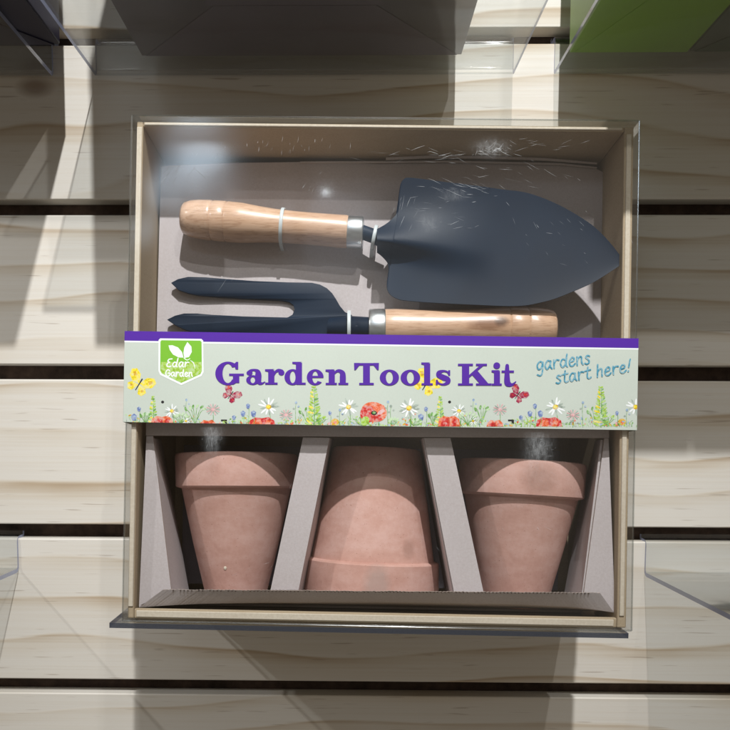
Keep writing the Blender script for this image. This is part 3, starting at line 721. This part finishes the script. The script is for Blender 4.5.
# side walls folded inwards beside the outer pots
def wallquad(name, q, mi=M_tray):
    bm = bmnew(); fv = [locW(*p) for p in q]; n = (fv[1]-fv[0]).cross(fv[3]-fv[0]).normalized()*2.2
    slab(bm, fv, n); return link(name, bm, [M_tray, M_flute], ins)
wallquad('side_wall', [(154,438,PD+3),(162,440,118),(189,590,118),(171,590,PD+3)])
wallquad('side_wall', [(603,440,PD+3),(594,442,118),(566,594,118),(584,594,PD+3)])
wallquad('divider_wall', [(329,438,PD+3),(334,440,150),(308,592,150),(297,592,PD+3)])
wallquad('divider_wall', [(424.5,438,PD+3),(421,440,150),(447,592,150),(455,592,PD+3)])
bm = bmnew(); q0 = loc(150,604,PD); boxw(bm, q0.x, -q0.x-6, 72, BD-3, 6.5, 9, L2W); link('floor_panel', bm, [M_tray, M_flute], ins)
bm = bmnew(); boxw(bm, q0.x, -q0.x-6, BD-12, BD-9, 18, 190, L2W); link('rear_panel', bm, [M_darkcard, M_darkcard], ins)

# ------------------------------------------------------------------ pots
def pot_mesh(rb, rj, rr, hb, hr):
    bm = bmnew(); r = lambda z: rb+(rj-rb)*z/hb
    prof = [(0,rb-2.5),(.6,rb-.8),(2.5,r(2.5)),(hb*.5,r(hb*.5)+.6),(hb-1,r(hb)),(hb,rr-3.4),(hb+.4,rr-1.8),(hb+1.8,rr-.6),(hb+hr-3.5,rr+.5),(hb+hr-1,rr-.4),(hb+hr,rr-2.5),(hb+hr,rr-5),(hb+hr-2,rr-6.5),(hb-4,rj-4),(hb*.5,r(hb*.5)-6),(9,rb-5),(7,6.5),(0,6.5),(0,rb-2.5)]
    lathe(bm, Vector((0,0,0)), Vector((0,0,1)), prof, 112)
    bmesh.ops.remove_doubles(bm, verts=bm.verts, dist=.01)
    for v in bm.verts:                                     # thrown clay is never quite round
        v.co += Vector((v.co.x, v.co.y, 0)).normalized()*.7*noise.noise(Vector((v.co.x*.03, v.co.y*.03, v.co.z*.02+rb)))
    return bm
pot0 = link('terracotta_pot', pot_mesh(34.5, 61.5, 68.6, 121, 38), M_terra, origin=(0,0,0), angle=28)
def place(o, cpx, d, tilt, lean, sc=1, flip=False, h=0):
    m = Matrix.Translation(L2W(*h)*S) @ (BR @ Matrix.Rotation(tilt, 3, 'Y') @ Matrix.Rotation(lean, 3, 'X')).to_4x4()
    if flip: m = m @ Matrix.Rotation(math.pi, 4, 'X')
    m = m @ Matrix.Diagonal((sc, sc, sc, 1)); o.matrix_world = m
PC = 92.0
pz = 17.0
def basepos(px, py, d): q = loc(px, py, d); return q
q = basepos(236, 604, PC); place(pot0, 0, 0, R(-.8), R(0), 1.0, h=(q.x, PC, 17.0))
p3 = pot0.copy(); col.objects.link(p3); p3.material_slots[0].link = 'OBJECT'; p3.material_slots[0].material = terracotta('terracotta_smudged', [((5,-66,138), (24,20,22), (.28,.15,.11,1), .45), ((-30,-52,60), (9,14,16), (.36,.19,.14,1), .4)]); q = basepos(514, 606, PC); place(p3, 0, 0, R(2.4), R(0), 1.02, h=(q.x, PC, 10.5))
p2 = link('terracotta_pot', pot_mesh(51, 71, 77.5, 127, 41), terracotta('terracotta_dusty', [((4,76,150), (18,16,30), (.42,.33,.30,1), .6), ((38,60,110), (10,18,14), (.35,.20,.16,1), .5), ((-4,58,40), (30,30,8), (.66,.45,.38,1), .4)]), origin=(0,0,0), angle=28); q = basepos(375.5, 520, 110); place(p2, 0, 0, R(1.6), R(-1), 1.0, flip=True, h=(q.x, 110, 17.0+168))
PG = 'terracotta pots in the card insert'
tag(pot0, 'left upright terracotta pot with a small pale chip low on its body', 'plant pot', PG)
tag(p2, 'middle terracotta pot standing upside down between the two dividers', 'plant pot', PG)
tag(p3, 'right upright terracotta pot, leaning, with a brown smudge on its rim', 'plant pot', PG)
# a small pale chip low on the left pot
zc_ = 34.0; rc_ = 34.5+(61.5-34.5)*zc_/121; ca_ = R(-98)
bm = bmnew(); bmesh.ops.create_icosphere(bm, subdivisions=2, radius=1.9)
for v in bm.verts: v.co = Vector((v.co.x*1.0, v.co.y*.6, v.co.z*1.15))*(1+.25*noise.noise(v.co)) + Vector((rc_*math.cos(ca_), rc_*math.sin(ca_)-.2, zc_))
chip = link('chip', bm, M_cut, origin=(0,0,0)); chip.parent = pot0
# ------------------------------------------------------------------ trowel
def frame_axis(a, b): return a, b, (b-a).normalized()
def handle(parent, A, B, prof_px, name='handle', mat=None):
    bm = bmnew(); L = (B-A).length
    lathe(bm, A, B, [(t*L, r) for t, r in prof_px], 56)
    return link(name, bm, mat or M_wood, parent, angle=50)
def s_prof(pts, n=5):
    return cat_rom(pts, n)
HD = 51.0
A = locW(182.3, 218, HD); B = locW(348, 232, HD-3); kx = 1/.905
trowel = tag(empty('hand_trowel', A), 'hand trowel with round wooden handle and broad blue-black blade, above the fork', 'trowel')
hp = [(0,0),(0,12.5),(.012,15.2),(.05,17.6),(.10,18.8),(.16,19.4),(.175,19.4)]
hp += [(.182,18.6),(.190,19.5),(.26,19.8),(.266,18.9),(.275,19.7),(.36,19.4),(.46,17.6),(.56,16.2),(.70,15.6),(.85,15.7),(.985,16.0),(1,15.4),(1,12)]
handle(trowel, A, B, [(t, r*1.075) for t, r in hp])
C_ = locW(363.5, 232.5, HD-4); bm = bmnew(); L = (C_-B).length
lathe(bm, B, C_, [(-1,10),(-1,16.4),(.6,16.9),(L-1.5,16.7),(L-.2,16.0),(L,14),(L,5)], 48); link('ferrule', bm, M_steel, trowel, angle=50)
D_ = locW(384, 240, HD-8)
bm = bmnew(); L = (D_-C_).length; lathe(bm, C_, D_, [(-4,7.4),(L*.5,7.6),(L,8.8)], 32); link('neck', bm, M_enamel, trowel)
up_ = [(377,229),(385,224.5),(392,219),(397,213),(399,206),(399.5,190),(401,183),(404,179),(408,177.6),(420,178.7),(444,181.8),(475,185.5),(503,189.5),(520,191.4),(533,194.5),(548,200),(562,206.5),(577,215),(592,225),(605,237),(614,247.5),(620.5,256),(624,261)]
lo_ = [(377,252),(381,255),(385,259),(388.2,264),(388.6,272),(387,281),(387,287.5),(388.5,292),(392,295.8),(398,298.8),(407,300.6),(440,303),(481,305),(507,306),(525,305.4),(540,302.6),(555,298.6),(574,291),(592,283),(603,276.5),(611,271.3),(619,266),(624,261.6)]
def interp(c, x):
    for i in range(len(c)-1):
        if c[i][0] <= x <= c[i+1][0]:
            t = (x-c[i][0])/max(c[i+1][0]-c[i][0], 1e-6); return c[i][1]+(c[i+1][1]-c[i][1])*t
    return c[-1][1] if x > c[-1][0] else c[0][1]
bm = bmnew(); NU, NV = 90, 36; F_, B_ = [], []
n_up = cat_rom(up_, 4); n_lo = cat_rom(lo_, 4); NU = len(n_up)-1
for i in range(NU+1):
    u = i/NU; x0, y0 = n_up[i]; x1, y1 = n_lo[i]; fr, bk = [], []
    for j in range(NV+1):
        v = -1+2*j/NV; t = j/NV
        px = x0+(x1-x0)*t; py = y0+(y1-y0)*t
        wv_ = min(1, max(0, (px-377)/247))
        d = 42-29*wv_
        half = abs(y1-y0)/2
        d += 1.8*(1-v*v)*min(1, half/55) - 1.2*abs(v)**3*min(1, half/50)
        yc = 240+ (px-384)*.095
        ridge = max(0, 1-(px-377)/120)
        sg = 7+ (px-377)*.10
        d -= 21*ridge**1.1*math.exp(-((py-yc)/ (sg*(1.1 if py > yc else 2.3)))**2)
        w = locW(px, py, d); fr.append(bm.verts.new(w)); bk.append(bm.verts.new(w+nb*2.6))
    F_.append(fr); B_.append(bk)
for i in range(NU):
    for j in range(NV):
        bm.faces.new((F_[i][j], F_[i+1][j], F_[i+1][j+1], F_[i][j+1])); bm.faces.new((B_[i][j], B_[i][j+1], B_[i+1][j+1], B_[i+1][j]))
    for j, s_ in ((0, 1), (NV, -1)): bm.faces.new((F_[i][j], B_[i][j], B_[i+1][j], F_[i+1][j]))
for i in (0, NU):
    for j in range(NV): bm.faces.new((F_[i][j], F_[i][j+1], B_[i][j+1], B_[i][j]))
link('blade', bm, M_enamel, trowel, angle=60)

# ------------------------------------------------------------------ fork
FD = 52.0
fork = tag(empty('hand_fork', locW(554, 329, FD)), 'hand fork with wooden handle and blue-black tines, partly behind the printed sleeve', 'fork')
A = locW(554, 328.5, FD); B = locW(384, 328.5, FD)
hp2 = [(0,0),(0,15.5),(.012,18.3),(.05,20),(.10,21),(.155,21.6),(.163,20.9),(.172,21.7),(.265,21.8),(.272,21.0),(.282,21.6),(.38,20.6),(.50,19.4),(.65,18.6),(.8,19),(.93,19.6),(.99,19.4),(1,18.8),(1,12)]
kn = locW(488, 324, FD-20)-A
handle(fork, A, B, [(t, r*1.06) for t, r in hp2], mat=handle_wood('varnished_beech_with_knot', [(kn, (26,26,9), (.22,.10,.05,1), .75), (kn+Vector((14,0,3)), (10,14,7), (.10,.05,.03,1), .8)]))
C_ = locW(368.5, 328.5, FD); L = (C_-B).length; bm = bmnew()
lathe(bm, B, C_, [(-1,10),(-1,20.4),(.6,21),(L-1.5,20.8),(L-.2,20),(L,17),(L,5)], 48); link('ferrule', bm, M_steel, fork, angle=50)
D_ = locW(330, 327.5, FD+13); bm = bmnew(); L = (D_-C_).length; lathe(bm, C_, D_, [(-4,12),(L*.5,13),(L,10)], 32); link('neck', bm, M_enamel, fork)
half = [(171,282.8),(178,279),(188,276.8),(205,277.2),(227,279),(255,281),(280,282.3),(312,282.7),(320,284.5),(327,288.2),(332,293),(336,299),(340,306),(345,312),(352,315)]
cut = [(284,317.6),(245,316.4),(213,314.8),(197,313.4),(184,313.4),(175,315.6),(167,319.6)]
slot = [(178.5,290),(188,293.2),(198,295.2),(220,297.2),(245,298.7),(270,299.8),(281,300.4),(289,302),(293.4,305.2),(294.6,309.6),(292.5,314.5),(288,317.2)]
tine2 = [(167,319.6),(175,325),(186,330.2),(198,332.8),(220,334.3),(245,335.4),(281,336.4),(289,338),(293.4,341.2),(294.6,345.6),(292.5,350.5),(286,353)]
tine3 = [(245,352.4),(213,351),(197,350),(184,350.2),(172,356),(184,364),(198,368),(227,370),(280,372),(312,371),(327,365),(336,354),(345,344),(352,341)]
outline = list(reversed(half)) + slot + cut + tine2[1:] + tine3
# order: start at neck top, go left along the upper edge, back along the slot, and so on to the neck bottom
bm = bmnew()
fd = lambda x: 67 - 5*math.exp(-((x-172)/40)**2) - 5*math.exp(-((x-352)/22)**2)
fv = [bm.verts.new(locW(x, y, fd(x))) for x, y in outline]; bv = [bm.verts.new(v.co+nb*4.5) for v in fv]
n = len(fv)
for a, b, c in tessellate_polygon([[Vector((x, y, 0)) for x, y in outline]]):
    bm.faces.new((fv[a], fv[b], fv[c])); bm.faces.new((bv[c], bv[b], bv[a]))
for i in range(n): bm.faces.new((fv[i], bv[i], bv[(i+1)%n], fv[(i+1)%n]))
tn = link('tines', bm, M_enamel, fork, angle=40); bevel(tn, 2.0, 4, 50)

# ------------------------------------------------------------------ cable ties
def tie(px, py, d, rr, ax_px, label, w=1.7):
    a = locW(px-w, py-w*ax_px, d); b = locW(px+w, py+w*ax_px, d); c = (a+b)/2; L = (b-a).length
    root = tag(empty('cable_tie', c), label, 'cable tie', 'cable ties holding the tools to the card')
    bm = bmnew(); lathe(bm, a, b, [(0,rr),(0,rr+.6),(L*.15,rr+1.0),(L*.85,rr+1.0),(L,rr+.6),(L,rr),(0,rr)], 48); link('strap', bm, M_tie, root, angle=40)
    # two tails through the card
    axv = (b-a).normalized(); side = nb.cross(axv).normalized()
    for sgn in (-1, 1):
        bm = bmnew()
        p0 = c + side*sgn*(rr+1.0); q = [p0-axv*L/2-side*.9, p0+axv*L/2-side*.9, p0+axv*L/2+side*.9, p0-axv*L/2+side*.9]
        slab(bm, q, nb*(TD-d+4))
        bevel(link('tail', bm, M_tie, root), .4)
    return root
tie(282.3, 226.4, HD-1, 18.4, .085, 'milky cable tie round the middle of the trowel handle')
tie(374.2, 237.5, HD-6, 12.0, .2, 'milky cable tie round the trowel neck beside the blade')
tie(349, 328, FD-2, 17.2, 0, 'milky cable tie round the fork neck, above the sleeve')

# ------------------------------------------------------------------ light
world = bpy.data.worlds.new('World'); scene.world = world; world.use_nodes = True
wt = world.node_tree; wt.nodes.clear()
wo = wt.nodes.new('ShaderNodeOutputWorld'); bg = wt.nodes.new('ShaderNodeBackground'); tc = wt.nodes.new('ShaderNodeTexCoord')
nz = wt.nodes.new('ShaderNodeTexNoise'); nz.inputs['Scale'].default_value = 2.4; nz.inputs['Detail'].default_value = 2
rp = wt.nodes.new('ShaderNodeValToRGB'); e = rp.color_ramp.elements
e[0].position = .40; e[0].color = (.18,.137,.09,1); e[1].position = .68; e[1].color = (.77,.70,.61,1)
wt.links.new(tc.outputs['Generated'], nz.inputs['Vector']); wt.links.new(nz.outputs['Fac'], rp.inputs[0]); wt.links.new(rp.outputs[0], bg.inputs[0])
bg.inputs[1].default_value = .53; wt.links.new(bg.outputs[0], wo.inputs[0])

def spot(name, pos, aim, power, size, radius, color=(1,.97,.92), blend=.4):
    l = bpy.data.lights.new(name, 'SPOT'); l.energy = power; l.spot_size = R(size); l.spot_blend = blend; l.shadow_soft_size = radius; l.color = color
    o = bpy.data.objects.new(name, l); col.objects.link(o); o.location = Vector(pos)*S
    o.rotation_euler = (Vector(aim)-Vector(pos)).to_track_quat('-Z', 'Y').to_euler(); return o
spot('ceiling_spot', (214, -1740, 2486), (40, 235, 400), 216, 36, .017, (1,.985,.96), blend=1)
spot('side_spot', (-1600, -1150, 1150), (-250, 235, -150), 18, 27, .012, (1,.98,.95), blend=.7)
spot('front_spot', (560, -1750, 1830), (60, 235, 0), 18, 44, .012, blend=.6)
def disc(name, pos, aim, rad, radiance, color):
    l = bpy.data.lights.new(name, 'AREA'); l.shape = 'DISK'; l.size = 2*rad*S; l.color = color; l.energy = radiance*math.pi*math.pi*(rad*S)**2
    o = bpy.data.objects.new(name, l); col.objects.link(o); o.location = Vector(pos)*S
    o.rotation_euler = (Vector(aim)-Vector(pos)).to_track_quat('-Z', 'Y').to_euler(); return o
def mirror(px, py, dist):                     # where an added disc must sit to be reflected in the film there
    h = locW(px, py, 0); n = BR @ Vector((0, -1, 0)); d = (h-CAM).normalized(); return h + (d-n*2*d.dot(n))*dist, h
for nm, px, py, dist, rad, rc, colr in (('glare_disc', 200, 158, 2300, 135, 9.0, (.72,.86,1)), ('glare_disc', 160, 192, 2300, 70, 4.5, (.72,.86,1)), ('glare_disc', 145, 232, 2300, 55, 3.5, (.72,.86,1)), ('glare_disc', 326, 190, 2300, 16, 70, (.85,.93,1)), ('haze_disc', 335, 232, 2500, 170, .8, (.62,.80,1)), ('haze_disc', 420, 262, 2600, 190, .25, (.5,.72,1))):  # added discs, unseen, set to throw glare and haze onto the film
    p_, h_ = mirror(px, py, dist); disc(nm, p_, h_, rad, rc, colr)

# ------------------------------------------------------------------ render settings
scene.render.engine = 'CYCLES'
scene.view_settings.view_transform = 'Standard'; scene.view_settings.look = 'None'; scene.view_settings.gamma = 1
scene.view_settings.exposure = 0
scene.cycles.transparent_max_bounces = 24; scene.cycles.max_bounces = 10
